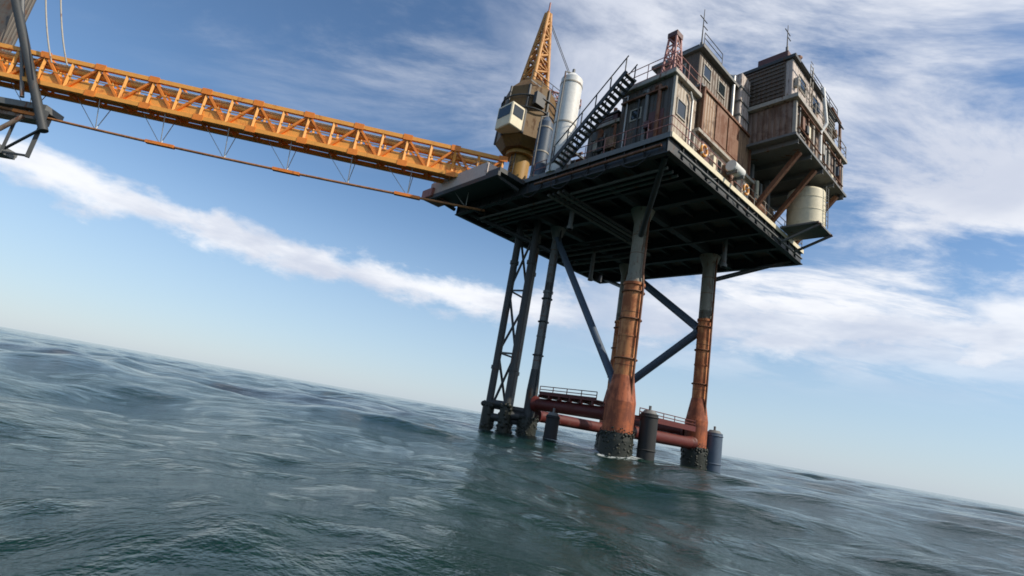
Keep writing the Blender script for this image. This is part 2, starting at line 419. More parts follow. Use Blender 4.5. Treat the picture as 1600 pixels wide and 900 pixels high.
# deck: girders, cross beams, plate
for k, (a, b) in enumerate((((0, .15, 15.55), (SL, .15, 15.55)), ((0, TL - .15, 15.55), (SL, TL - .15, 15.55)), ((.15, .3, 15.55), (.15, TL - .3, 15.55)), ((SL - .15, .3, 15.55), (SL - .15, TL - .3, 15.55)))):
    m = MB().ibeam(a, b, .34, .9, .05)
    a, b = Vector(a), Vector(b); n = 14
    for i in range(1, n):
        p = a.lerp(b, i / n); q = .14
        m.box(p.x - (.02 if k < 2 else q), p.x + (.02 if k < 2 else q), p.y - (q if k < 2 else .02), p.y + (q if k < 2 else .02), 15.16, 15.94)
    m.build('edge_girder', M['dark'], plat)
for s in (3.0, 5.5, 8.5, 11.5, 14.4):
    MB().ibeam((s, .33, 15.5), (s, TL - .33, 15.5), .42 if s in LS else .26, .78, .05).build('floor_beam', M['dark'], plat)
for i in range(10):
    t = 1.6 + i * 1.7
    MB().ibeam((.33, t, 15.72), (SL - .33, t, 15.72), .2, .36, .03).build('joist', M['dark'], plat)
for t in LT:
    MB().bar((.33, t, 15.33), (SL - .33, t, 15.33), .45, .36).build('main_girder', M['dark'], plat)
MB().box(0, SL, 0, TL, 15.97, DZ).build('deck_plate', M['grating'], plat)
e = MB().box(0, SL, -.06, -.003, 15.93, 16.22)
e.build('toe_plate', M['cream'], plat)
MB().box(-.06, -.003, 0, TL, 15.9, 16.2).build('toe_plate', M['steel'], plat)
rail_mb([(8.2, 0.06, DZ), (SL - .05, .06, DZ), (SL - .05, TL - .05, DZ), (.06, TL - .05, DZ)]).build('handrail', M['lgrey'], plat)
rail_mb([(.06, 10, DZ), (.06, .06, DZ), (8.0, .06, DZ)]).build('handrail', M['pink'], plat)
# pipe runs slung under the deck
for k in range(4):
    t = 7.6 + k * .42
    MB().tube([(.6, t, 14.95), (9 + k, t, 14.95), (9 + k, 16.5, 14.95), (9 + k, 16.5, 15.6)], .11, 10).build('underdeck_pipe', M['steel'] if k % 2 else M['dark'], plat)
for k in range(3):
    s = 1.2 + k * .5
    MB().tube([(s, .8, 14.98), (s, 16.8, 14.98), (s, 16.8, 15.7)], .09, 10).build('underdeck_pipe', M['steel'], plat)
# diagonal knee braces under the overhangs
for a, b in (((s0, t0, 13.2), (.6, .6, 15.3)), ((s0, t1, 13.2), (.6, 17.2, 15.3)), ((s1, t0, 13.2), (17.3, .6, 15.3)), ((s1, t1, 13.2), (17.3, 17.2, 15.3))):
    MB().cyl(a, b, .17, n=12).build('knee_brace', M['dark'], plat)
# landing porch that takes the bridge, with its red tip
MB().box(-2.2, -.07, 10.6, 18.6, 15.75, 16.05).build('bridge_landing', M['dark'], plat)
MB().box(-2.26, -2.21, 12.0, 18.6, 15.7, 16.75).box(-2.24, -.5, 11.9, 11.95, 15.9, 16.7).build('parapet', M['pink2'], plat)
MB().bar((-2.2, 10.6, 15.6), (-2.2, 18.6, 15.6), .2, .3).bar((-2.2, 11, 15.6), (-.2, 11, 15.4), .2).bar((-2.2, 18, 15.6), (-.2, 18, 15.4), .2).build('landing_beam', M['dark'], plat)
MB().box(-2.45, -.8, 18.0, 19.4, 15.6, 16.3).build('landing_bumper', M['pink'], plat, bevel=.05)
rail_mb([(-2.15, 13.2, 16.05), (-2.15, 18.5, 16.05), (-.1, 18.5, 16.05)]).build('handrail', M['lgrey'], plat)
# drain caissons and drop pipes hanging from the deck
for (s, t, zb) in ((10.2, 12.8, 12.6), (12.3, 3.0, 13.4), (3.1, 9.0, 13.6)):
    MB().cyl((s, t, zb), (s, t, 15.7), .16, n=12).cyl((s, t, zb), (s, t, zb + .2), .22, n=12).build('drain_pipe', M['steel'], plat)
# boat ladder on the right hand leg
m = MB()
for q in (-.22, .22): m.cyl((s1 + .75, t0 + q + .1, .2), (s1 + .75, t0 + q + .1, 15.1), .035, n=6)
for i in range(48): m.cyl((s1 + .75, t0 - .12, .4 + i * .3), (s1 + .75, t0 + .32, .4 + i * .3), .018, n=5)
m.build('ladder', M['dark'], plat)

# fenders standing off the legs
def fender(s, t, z0, z1, r, label, mat='rubber'):
    f = thing('fender', label, 'fender', (s, t, z0), 'fenders round the platform legs')
    b = MB().cyl((s, t, z0), (s, t, z1), r, n=24)
    for f_ in (.45, .95): b.ring((s, t, z0 + f_ * (z1 - z0)), r, .05, n=20, k=6)
    b.build('barrel', M[mat], f)
    c = MB().cyl((s, t, z1), (s, t, z1 + .18), r * .9, r * .6, 20); c.cyl((s, t, z1 + .1), (s, t, z1 + .45), .08, n=8); c.build('cap', M['steel'], f)
    ls = min(LS, key=lambda q: abs(q - s)); lt = min(LT, key=lambda q: abs(q - t)) if abs(t - 9.4) > 1 else t + .2
    if abs(t - 9.4) <= 1: ls = s0
    MB().bar((s, t, z1 - .35), (ls, lt, z1 - .35), .14).build('bracket', M['red'], f)
    return f
fender(s1 + 1.25, t0 - .7, -1.2, 2.5, .55, 'blue-grey cylindrical fender right of the right-hand orange leg', 'blue')
fender(s0 + 1.25, t0 - 1.2, -1.0, 2.7, .50, 'tall black fender just right of the thick near leg')
fender(s0 - .9, t1 - 3.1, -.8, 1.7, .42, 'squat black fender below the red beam, left of the thick near leg')

# ------------------------------------------------------------------ topside blocks
def windows(th, par, face, c, xs, z0, z1, wd, mat='glass', name='window'):
    """face 't' : on plane t=c looking to -t ; face 's' : on plane s=c looking to -s"""
    for x in xs:
        f = MB(); g = MB(); d = .05
        if face == 't':
            f.box(x - .07, x + wd + .07, c - d, c - .003, z1, z1 + .07).box(x - .07, x + wd + .07, c - d, c - .003, z0 - .07, z0)
            f.box(x - .07, x, c - d, c - .003, z0, z1).box(x + wd, x + wd + .07, c - d, c - .003, z0, z1)
            g.box(x, x + wd, c - .02, c - .004, z0, z1)
        else:
            f.box(c - d, c - .003, x - .07, x + wd + .07, z1, z1 + .07).box(c - d, c - .003, x - .07, x + wd + .07, z0 - .07, z0)
            f.box(c - d, c - .003, x - .07, x, z0, z1).box(c - d, c - .003, x + wd, x + wd + .07, z0, z1)
            g.box(c - .02, c - .004, x, x + wd, z0, z1)
        fo = f.build(name, M['lgrey'], th, par); 
        g.build('pane', M[mat], th, fo if par is None else par)

# 1 the lower process block behind the near corner
b1 = thing('process_module', 'beige and grey block on the near deck corner, below the short red lattice mast', 'module', (0, 0, DZ))
MB().box(.45, 2.9, .55, 3.8, DZ + .02, 20.0).build('wall', M['shadeside'], b1, bevel=.03)  # left-side walls of this block carry their shade as darker siding
MB().box(.6, 2.9, 3.81, 6.2, DZ + .02, 18.4).build('annex_wall', M['greyside'], b1, bevel=.03)
MB().box(.4, 3.1, 3.81, 6.45, 18.4, 18.6).build('annex_roof', M['lgrey'], b1)
MB().box(2.91, 9.6, .35, 3.0, DZ + .02, 17.8).build('lower_wall', M['beige'], b1, bevel=.03)
MB().box(2.91, 7.6, 3.01, 4.6, DZ + .02, 20.0).build('rear_wall', M['greyside'], b1, bevel=.03)
MB().box(.5, 2.85, .505, .547, DZ + .1, 19.95).build('front_cladding', M['beige'], b1)
m = MB().box(.2, 2.95, .25, 4.0, 20.0, 20.28).box(2.953, 7.9, 2.9, 4.8, 20.0, 20.28); m.build('roof', M['lgrey'], b1, bevel=.03)
MB().box(2.7, 9.8, .12, 3.1, 17.8, 17.98).build('ledge', M['lgrey'], b1)
windows(b1, None, 't', .502, (1.0,), 18.0, 18.9, .8)
windows(b1, None, 't', .35, (5.0, 7.4), 16.75, 17.4, .8)
windows(b1, None, 's', .45, (2.4,), 18.1, 18.7, .6)
d = MB().box(3.5, 4.4, .30, .347, DZ + .1, 17.75).build('door', M['maroon'], b1)
MB().box(4.25, 4.3, .25, .299, 16.9, 17.15).build('handle', M['white'], b1, d)
d = MB().box(.40, .447, .9, 1.8, DZ + .1, 18.15).build('door', M['maroon'], b1)
MB().box(.34, .399, 1.65, 1.7, 17.0, 17.25).build('handle', M['white'], b1, d)
MB().bar((.5, .42, DZ), (.5, .42, 20.0), .16).build('column', M['lgrey'], b1)
MB().bar((2.75, .42, DZ), (2.75, .42, 17.79), .16).build('column', M['lgrey'], b1)
MB().tube([(2.2, .35, DZ), (2.2, .35, 19.4), (1.9, .35, 19.8)], .07, 8).build('downpipe', M['pipe'], b1)
rail_mb([(.3, 3.9, 20.28), (.3, .35, 20.28), (2.85, .35, 20.28)], 1.05).build('handrail', M['pink'], b1)

random.seed(5)
for k in range(7):
    t_ = 1.2 + k * .7 + random.uniform(-.1, .1); zt = random.uniform(18.7, 19.9) if t_ < 3.4 else random.uniform(17.2, 18.3)
    MB().tube([(.36, t_, DZ + .02), (.36, t_, zt), (.44, t_ + .3, zt + .05)], random.choice((.05, .08, .11)), 8).build('wall_pipe', M[('rust', 'steel', 'dark', 'pipe')[k % 4]], b1)
for k in range(6):
    t_ = random.uniform(1, 5.2); z = random.uniform(16.4, 17.6); q = random.uniform(.3, .7)
    MB().box(.2, .447, t_, t_ + q, z, z + random.uniform(.4, .9)).build('wall_locker', M[('rust', 'maroon', 'dark', 'lgrey', 'brown', 'steel')[k]], b1, bevel=.015)
MB().box(.25, .44, .8, 3.7, 19.3, 19.4).build('cable_tray', M['rust'], b1)
# hanging hoses and cable trays under the deck edge
for k in range(6):
    a_ = 1.0 + k * 2.6; q = [(-.12, a_ + i * .25, 15.2 - .5 * math.sin(math.pi * i / 8)) for i in range(9)]
    MB().tube(q, .035, 6).build('hanging_hose', M['rubber'], plat)
MB().tube([(-.14, .4, 15.5), (-.14, 9.5, 15.5)], .08, 8).build('edge_pipe', M['rust'], plat)
MB().tube([(.6, -.14, 15.35), (17.3, -.14, 15.35)], .07, 8).build('edge_pipe', M['steel'], plat)
for k in range(3):
    q = [(2.2 + k * 5 + i * .3, -.1, 15.7 - .45 * math.sin(math.pi * i / 8)) for i in range(9)]
    MB().tube(q, .035, 6).build('hanging_hose', M['rubber'], plat)

# 2 dark upper cabin on the roof
b2 = thing('control_cabin', 'dark cabin on top of the near block with a thin whip aerial', 'cabin', (2.6, .8, 20.28))
MB().box(3.1, 7.3, .7, 3.6, 21.05, 23.5).build('wall', M['cabin'], b2, bevel=.03)
MB().box(2.9, 7.5, .4, 3.9, 23.5, 23.72).build('roof', M['steel'], b2, bevel=.02)
MB().box(2.95, 7.5, .3, 3.8, 20.9, 21.04).build('floor', M['steel'], b2)
m = MB()
for q in (1.6, 2.6): m.bar((q + 1.6, 3.7, 20.28), (q + 1.6, 3.7, 20.9), .14)
m.bar((7.2, 3.7, 20.28), (7.2, 3.7, 20.9), .14)
m.build('stilts', M['dark'], b2)
windows(b2, None, 't', .7, (3.6, 5.4), 22.1, 22.9, .8)
windows(b2, None, 's', 3.1, (1.6,), 22.1, 22.9, .8)
rail_mb([(3.0, .45, 23.72), (5.2, .45, 23.72)], .8).build('handrail', M['dark'], b2)
m = MB()
for i in range(6): m.box(3.4 + i * .4, 3.52 + i * .4, 1.0, 3.0, 23.75, 24.3)
m.bar((3.4, 1.2, 23.8), (5.6, 1.2, 23.8), .1).bar((3.4, 2.8, 23.8), (5.6, 2.8, 23.8), .1)
m.build('cooler_fins', M['dark'], b2)
MB().cyl((6.5, 1.6, 23.7), (6.5, 1.6, 24.9), .42, n=18).build('fan_housing', M['dark'], b2)
MB().tube([(7.0, .55, 21.05), (7.0, .55, 24.1), (6.6, 1.2, 24.3)], .12, 10).build('duct_pipe', M['pipe'], b2)

# 3 brown container on the ledge of the face
b3 = thing('shipping_container', 'rusty brown corrugated container sitting in the middle of the lit side', 'container', (6, .2, 17.98))
MB().box(3.1, 9.1, .25, 2.65, 18.05, 20.75).build('body', M['brown'], b3, bevel=.03)
m = MB()
for s in (3.1, 9.1): m.bar((s, .22, 18.0), (s, .22, 20.8), .14)
for z in (18.05, 20.75): m.bar((3.03, .22, z), (9.17, .22, z), .14)
m.build('corner_frame', M['rust'], b3)
m = MB()
for s in (4.6, 6.1): m.box(s, s + 1.35, .19, .244, 18.25, 20.55)
m.build('door_leaf', M['rust'], b3)
wt = thing('water_tank', 'tall grey-beige box tank between the dark cabin and the overhanging module', 'tank', (8, 1.2, 20.8))
MB().box(7.55, 8.80, .3, 2.3, 20.85, 24.7).build('shell', M['pinkgrey'], wt, bevel=.05)
for z in (21.6, 22.6, 23.6): MB().box(7.5, 8.83, .25, .297, z, z + .1).box(7.5, 7.547, .2971, 2.3, z, z + .1).build('stiffener', M['steel'], wt)
MB().cyl((8.2, 1.2, 24.69), (8.2, 1.2, 25.1), .3, n=14).build('hatch', M['blue'], wt)

# 4 the big overhanging module on the right
b4 = thing('equipment_module', 'tall pinkish grey module overhanging the right side of the deck', 'module', (7.6, -3, 16.2))
X0, X1, Y0, Y1, Z0, Z1 = 8.9, 17.6, -2.3, 2.2, 19.7, 25.7
ZM = 22.4
MB().box(X0, X1, Y0, Y1, Z0 + .35, ZM).build('lower_wall', M['maroonside'], b4, bevel=.03)
MB().box(X0 + .05, X1 - .7, Y0 + .1, Y1, ZM + .3, Z1 - .2).build('upper_wall', M['pinkgrey'], b4, bevel=.03)
MB().box(X0 - .25, X1 + .45, Y0 - .35, Y1 + .2, Z0 + .18, Z0 + .34).build('floor', M['steel'], b4)
for s in (9.2, 11.3, 13.4, 15.5, 17.5): MB().ibeam((s, Y0 - .3, Z0), (s, Y1, Z0), .2, .34, .03).build('floor_beam', M['steel'], b4)
MB().box(X0 - .3, X1 + .35, Y0 - .4, Y1 + .2, ZM + .02, ZM + .28).build('mid_deck', M['lgrey'], b4)
rail_mb([(X0 - .2, Y0 - .32, ZM + .28), (X1 + .28, Y0 - .32, ZM + .28), (X1 + .28, Y1, ZM + .28)], 1.05).build('handrail', M['lgrey'], b4)
MB().box(X0 - .1, X1 - .5, Y0 - .1, Y1 + .15, Z1 - .2, Z1 + .05).build('roof', M['dark'], b4, bevel=.02)
rail_mb([(X0 + 3, Y0, Z1 + .05), (X1 - .6, Y0, Z1 + .05)], .7).build('handrail', M['dark'], b4)
windows(b4, None, 't', Y0 + .1, (10.0, 12.2, 14.4), 24.0, 24.9, 1.0)
windows(b4, None, 't', Y0, (9.8, 13.8), 20.8, 21.8, 1.1)
m = MB().box(X0 - .03, X0 + .047, Y0 + .5, Y1 - .6, ZM + .5, Z1 - .4)  # dark slatted panel added so the module's left face looks shaded
for i in range(9): m.box(X0 - .09, X0 - .03, Y0 + .55, Y1 - .65, ZM + .55 + i * .29, ZM + .66 + i * .29)
m.build('louvre', M['cabin'], b4)
m = MB()
for i in range(9): m.box(15.2, 16.5, Y0 - .02, Y0 + .095, 23.3 + i * .26, 23.42 + i * .26)
m.build('louvre', M['steel'], b4)
for s in (9.0, 11.9, 14.8, 17.55): MB().bar((s, Y0 - .12, Z0 + .34), (s, Y0 - .12, ZM), .2).build('column', M['lgrey'], b4)
for s in (10.3, 12.9, 17.1):
    MB().bar((s, .3, 16.4), (s, Y0, Z0 - .1), .26).build('support_strut', M['rust'], b4)
    for t in (.6, 2.2): MB().bar((s, t, DZ), (s, t, Z0 - .17), .28).build('support_post', M['steel'], b4)
MB().box(11.4, 12.3, Y0 - .06, Y0 - .003, Z0 + .4, Z0 + 2.5).build('door', M['brown'], b4)
MB().box(9.4, 11.2, -1.7, .2, Z1 + .05, Z1 + 1.0).build('roof_duct', M['maroon'], b4, bevel=.03)
m = MB().cyl((13.4, -1.0, Z1), (13.4, -1.0, Z1 + .8), .3, n=14).cyl((13.4, -1.0, Z1 + .8), (13.4, -1.0, Z1 + .95), .45, .1, 14); m.build('roof_vent', M['lgrey'], b4)
m = MB().tube([(12.9, Y0 - .25, 20.2), (12.9, Y0 - .25, 22.3), (13.2, Y0 - .5, 23.0), (13.2, Y0 - .25, 25.8)], .12, 10)
m.build('riser_pipe', M['white'], b4)
MB().tube([(16.9, Y0 - .2, 20.1), (16.9, Y0 - .2, 25.2), (15.1, Y0 - .2, 25.4)], .1, 10).build('riser_pipe', M['rust'], b4)
MB().box(X1 + .02, X1 + 1.0, Y0 + .5, Y0 + 2.9, 21.0, 22.6).build('side_locker', M['dark'], b4, bevel=.03)

for k, (x, zt) in enumerate(((9.6, 22.3), (11.0, 22.4), (14.2, 22.3), (16.0, 22.4))):
    MB().tube([(x, Y0 - .16, Z0 + .5), (x, Y0 - .16, zt), (x + .5, Y0 - .16, zt + .1)], .06 + .02 * (k % 2), 8).build('cable_duct', M[('steel', 'rust', 'pipe', 'dark')[k]], b4)
m = MB()
for q in (-.22, .22): m.cyl((11.6 + q, Y0 - .08, ZM + .3), (11.6 + q, Y0 - .08, Z1 + .9), .03, n=6)
for i in range(14): m.cyl((11.38, Y0 - .08, ZM + .5 + i * .3), (11.82, Y0 - .08, ZM + .5 + i * .3), .018, n=5)
m.build('ladder', M['lgrey'], b4)
for k in range(5):
    MB().tube([(9.9 + k * .8, .25 + .1 * k, DZ + .02), (9.9 + k * .8, .25 + .1 * k, 18.2 + .2 * (k % 3)), (9.9 + k * .8, 1.6, 18.6 + .2 * (k % 3)), (9.9 + k * .8, 1.6, Z0)], .09 + .03 * (k % 2), 10).build('manifold_pipe', M[('rust', 'cream', 'steel', 'brown', 'pipe')[k]], b4)
MB().box(9.8, 17.4, 2.0, 3.4, DZ + .01, Z0 - .2).build('rear_screen', M['brown'], b4)
lr = thing('life_raft', 'white life raft drum on the railing below the brown container', 'life raft', (4.6, -.3, 16.6))
MB().cyl((5.6, -.38, 16.95), (6.8, -.38, 16.95), .32, n=20).build('canister', M['white'], lr)
MB().box(5.75, 5.85, -.7, -.07, 16.5, 16.7).box(6.55, 6.65, -.7, -.07, 16.5, 16.7).build('cradle', M['steel'], lr)
for x in (3.2, 8.4):
    lb = thing('lifebuoy', ('orange lifebuoy on the lit railing near the life raft drum', 'orange lifebuoy on the lit railing under the right end of the brown container')[x > 5], 'lifebuoy', (x, -.1, 16.7), 'lifebuoys on the railing')
    MB().ring((x, -.03, 16.75), .3, .07, 'y').build('ring', M['orange'], lb)
    m = MB()
    for a_ in range(4): t_ = a_ * math.pi / 2 + .78; m.ball((x + .3 * math.cos(t_), -.03, 16.75 + .3 * math.sin(t_)), .085, 8, 6)
    m.build('strap', M['white'], lb)

random.seed(21)
for k in range(14):
    x = random.uniform(9.4, 16.2); y = random.uniform(Y0 + .3, 1.6); h = random.uniform(.3, 1.0); q = random.uniform(.15, .5)
    m = MB()
    if k % 3: m.box(x - q, x + q, y - q, y + q, Z1 + .06, Z1 + .05 + h)
    else: m.cyl((x, y, Z1 + .04), (x, y, Z1 + h + .3), .14, n=10).cyl((x, y, Z1 + h + .3), (x + .3, y, Z1 + h + .45), .14, n=10)
    if not (9.0 < x < 11.5 and k % 3): m.build('roof_gear', M[('maroon', 'brown', 'lgrey', 'dark', 'rust')[k % 5]], b4)
for k in range(12):
    x = 9.2 + .68 * k + random.uniform(-.2, .2); z = random.choice((Z0 + .5, Z0 + 1.3, ZM + .4, ZM + 1.2)); q = random.uniform(.2, .42); h = random.uniform(.35, .9)
    MB().box(x, x + q, Y0 - random.uniform(.15, .3), Y0 + .09, z, z + h).build('junction_box', M[('lgrey', 'rust', 'dark', 'cream', 'brown', 'blue')[k % 6]], b4, bevel=.015)
for z in (Z0 + .9, ZM - .3, Z1 - .6):
    m = MB().tube([(9.1, Y0 - .33, z), (13.0, Y0 - .33, z), (13.3, Y0 - .33, z - .25), (17.2, Y0 - .33, z - .25)], .05, 6)
    m.build('conduit', M['rust' if z < ZM else 'dark'], b4)
for k in range(8):
    x = 3.3 + k * .72; h = random.uniform(.5, 1.35)
    if k % 2: m = MB().cyl((x, .3, DZ + .01), (x, .3, DZ + h), random.uniform(.12, .24), n=12)
    else: m = MB().box(x - .25, x + .2, .08, .34, DZ + .01, DZ + h)
    if not 3.3 < x < 4.6: m.build('wall_locker', M[('rust', 'dark', 'cream', 'steel', 'brown')[k % 5]], b1, bevel=.01)

# 5 cream tank at the right end of the deck
def vtank(s, t, z0, z1, r, mat, label, group=None):
    k = thing('storage_tank', label, 'tank', (s, t, z0), group)
    b = MB().cyl((s, t, z0), (s, t, z1), r, n=28); b.ball((s, t, z1), r, 28, 10, .35)
    for i in range(3): b.cyl((s, t, z0 + .2 + i * (z1 - z0 - .4) / 2.4), (s, t, z0 + .26 + i * (z1 - z0 - .4) / 2.4), r + .02, n=28)
    b.build('shell', M[mat], k)
    m = MB()
    for q in (-.2, .2): m.cyl((s + q, t - r - .12, z0), (s + q, t - r - .12, z1 + .3), .025, n=6)
    for i in range(int((z1 - z0) / .3)): m.cyl((s - .2, t - r - .12, z0 + .15 + i * .3), (s + .2, t - r - .12, z0 + .15 + i * .3), .015, n=5)
    m.build('ladder', M['steel'], k)
    MB().cyl((s, t, z1 + r * .3), (s, t, z1 + r * .3 + .35), .12, n=10).build('vent_cap', M['steel'], k)
    return k
tk = vtank(14.75, -1.2, 16.35, 18.9, 1.15, 'cream', 'fat upright cream tank bracketed outside the right-hand end of the deck edge')
m = MB().box(13.5, 16.0, -2.4, -.08, 16.22, 16.34)
for q in (13.7, 15.8): m.bar((q, -2.5, 16.2), (q, -.1, 15.3), .14)
solo(m, 'tank_bracket', M['steel'], 'grey bracketed shelf under the cream tank', 'bracket', (16.7, 0, 16.2))

# 6 smaller gear along the lit edge
def drum_skid(s, t, z, mat, label, L=1.6, r=.45):
    k = thing('pressure_vessel', label, 'vessel', (s, t, z))
    m = MB().cyl((s, t, z + r + .25), (s + L, t, z + r + .25), r, n=20); m.ball((s, t, z + r + .25), r, 16, 10, 1, .4); m.ball((s + L, t, z + r + .25), r, 16, 10, 1, .4)
    m.build('shell', M[mat], k)
    MB().box(s + .15, s + .3, t - r * .8, t + r * .8, z, z + r * .7).box(s + L - .3, s + L - .15, t - r * .8, t + r * .8, z, z + r * .7).build('saddle', M['steel'], k)
    MB().tube([(s + L / 2, t, z + 2 * r + .2), (s + L / 2, t, z + 2 * r + .6), (s + L / 2 + .7, t, z + 2 * r + .6)], .06, 8).build('nozzle', M['pipe'], k)
drum_skid(7.6, .65, DZ, 'blue', 'blue-grey pressure vessel on the deck edge below the brown container')
drum_skid(10.1, .65, DZ, 'rust', 'rust-brown pressure vessel on the deck edge under the overhanging module', 1.9, .5)
b = thing('equipment_skid', 'brown pump skid on the deck edge left of the cream tank', 'skid', (12.9, .4, DZ))
MB().box(12.7, 14.6, .3, 1.6, DZ + .02, DZ + .2).build('base', M['steel'], b)
MB().box(12.85, 13.8, .45, 1.45, DZ + .2, DZ + 1.5).build('motor_housing', M['brown'], b, bevel=.05)
MB().cyl((13.8, .95, DZ + .6), (14.5, .95, DZ + .6), .32, n=16).build('pump', M['cream'], b)
b = thing('cable_reel', 'small cream cable reel on the deck beside the near block', 'reel', (2.2, .25, DZ))
m = MB().cyl((7.35, .3, 17.0), (7.35, .42, 17.0), .8, n=22).cyl((7.35, 1.0, 17.0), (7.35, 1.12, 17.0), .8, n=22); m.build('flange', M['cream'], b)
MB().cyl((7.35, .42, 17.0), (7.35, 1.0, 17.0), .5, n=20).build('drum', M['dark'], b)

# stair flight on the shaded side climbing to the block roof
st = thing('stairway', 'dark steel stair climbing the shaded left side of the near block', 'stairs', (-.2, 1, DZ))
m = MB()
for q in (-.95, -.1): m.bar((q, 7.4, DZ), (q, 2.6, 20.3), .06, .26)
m.build('stringer', M['dark'], st)
m = MB()
for i in range(20): f = (i + .5) / 20; m.box(-.92, -.13, 7.4 - 4.8 * f - .12, 7.4 - 4.8 * f + .12, DZ + 4.2 * f - .02, DZ + 4.2 * f + .02)
m.build('tread', M['steel'], st)
m = MB()
for q in (-.95, -.1):
    m.bar((q, 7.4, DZ + 1), (q, 2.6, 21.3), .05)
    for i in range(6): m.bar((q, 7.3 - i * .92, DZ + .15 + i * .8), (q, 7.3 - i * .92, DZ + 1.12 + i * .8), .05)
m.build('handrail', M['dark'], st)
b5 = thing('pipe_rack', 'dark frame of stacked pipes on the shaded left side of the deck', 'pipe rack', (.4, 4, DZ))
for t in (9.1, 10.1, 11.1):
    for s in (1.7, 4.8): MB().bar((s, t, DZ), (s, t, 19.0), .16).build('post', M['dark'], b5)
for z in (17.2, 18.1, 19.0):
    for t in (9.1, 10.1, 11.1): MB().bar((1.6, t, z), (4.9, t, z), .14).build('crossbar', M['dark'], b5)
    for k in range(5): MB().cyl((1.9 + k * .6, 8.9, z + .2), (1.9 + k * .6, 11.4, z + .2), .1, n=10).build('pipe', M[('rust', 'steel', 'maroon')[k % 3]], b5)
b6 = thing('generator_house', 'small dark maroon housing on the low annex roof behind the stair', 'housing', (.6, 4.2, 18.6))
MB().box(.8, 2.6, 4.3, 5.9, 18.62, 19.35).build('wall', M['maroon'], b6, bevel=.03)
MB().box(.7, 2.7, 4.2, 6.0, 19.35, 19.45).build('roof', M['dark'], b6)
m = MB()
for i in range(4): m.box(.76, .797, 4.6, 5.6, 18.72 + i * .15, 18.79 + i * .15)
m.build('louvre', M['steel'], b6)
MB().cyl((1.6, 5.2, 19.45), (1.6, 5.2, 20.4), .12, n=12).build('exhaust', M['rust'], b6)

# corner mast and aerials
def mast(s, t, z0, z1, wd, mat, label):
    k = thing('lattice_mast', label, 'mast', (s, t, z0)); m = MB(); n = int((z1 - z0) / .6)
    cs = [(-1, -1), (1, -1), (1, 1), (-1, 1)]
    for cx, cy in cs: m.bar((s + cx * wd, t + cy * wd, z0), (s + cx * wd * .6, t + cy * wd * .6, z1), .09)
    m.build('upright', M[mat], k); m = MB()
    for i in range(n):
        f0, f1 = i / n, (i + 1) / n; w0, w1 = wd * (1 - .4 * f0), wd * (1 - .4 * f1); za, zb = z0 + (z1 - z0) * f0, z0 + (z1 - z0) * f1
        for q in range(4):
            c0, c1 = cs[q], cs[(q + 1) % 4]
            if i % 2: c0, c1 = c1, c0
            m.bar((s + c0[0] * w0, t + c0[1] * w0, za), (s + c1[0] * w1, t + c1[1] * w1, zb), .05)
            m.bar((s + c0[0] * w1, t + c0[1] * w1, zb), (s + c1[0] * w1, t + c1[1] * w1, zb), .04)
    m.build('lacing', M[mat], k)
    return k
k = mast(.75, .9, 20.28, 22.7, .38, 'pink', 'short faded red lattice mast on the near corner of the beige and grey block roof')
MB().box(.45, 1.05, .6, 1.2, 22.7, 23.0).build('lamp_box', M['maroon'], k)
def aerial(s, t, z0, z1, label):
    k = thing('whip_aerial', label, 'aerial', (s, t, z0), 'aerials on the platform roofs')
    MB().cyl((s, t, z0), (s, t, z0 + .5), .09, n=8).build('base', M['steel'], k)
    MB().cyl((s, t, z0 + .5), (s, t, z1), .045, .02, 8).cyl((s, t, z0 + (z1 - z0) * .6), (s + .5, t, z0 + (z1 - z0) * .6), .03, n=6).cyl((s - .4, t, z0 + (z1 - z0) * .75), (s + .4, t, z0 + (z1 - z0) * .75), .03, n=6).build('rod', M['dark'], k)
aerial(3.3, .8, 23.72, 26.6, 'dark whip aerial on the roof of the dark upper cabin')
aerial(9.7, -1.5, 26.68, 28.9, 'dark whip aerial on the roof duct of the overhanging module')

# white and grey silos on the left half of the deck
def silo(s, t, z0, z1, r, mat, label):
    k = thing('silo', label, 'silo', (s, t, z0))
    m = MB().cyl((s, t, z0), (s, t, z1), r, n=24).cyl((s, t, z1), (s, t, z1 + .5), r, r * .35, 24); m.build('shell', M[mat], k)
    MB().cyl((s, t, z1 + .5), (s, t, z1 + .9), .1, n=8).build('vent_pipe', M['steel'], k)
    for i in range(3): MB().cyl((s, t, z0 + .5 + i * (z1 - z0 - 1) / 2), (s, t, z0 + .6 + i * (z1 - z0 - 1) / 2), r + .03, n=24).build('hoop', M['lgrey'], k)
    m = MB().tube([(s - r - .08, t - .1, z0), (s - r - .08, t - .1, z1 + .2), (s, t, z1 + .6)], .05, 8); m.build('fill_pipe', M['steel'], k)
silo(.5, 8.3, DZ, 23.0, .72, 'white', 'tall white silo between the crane and the near block')
silo(.9, 10.6, DZ, 20.8, .5, 'blue', 'dark blue-grey silo right beside the crane pedestal')

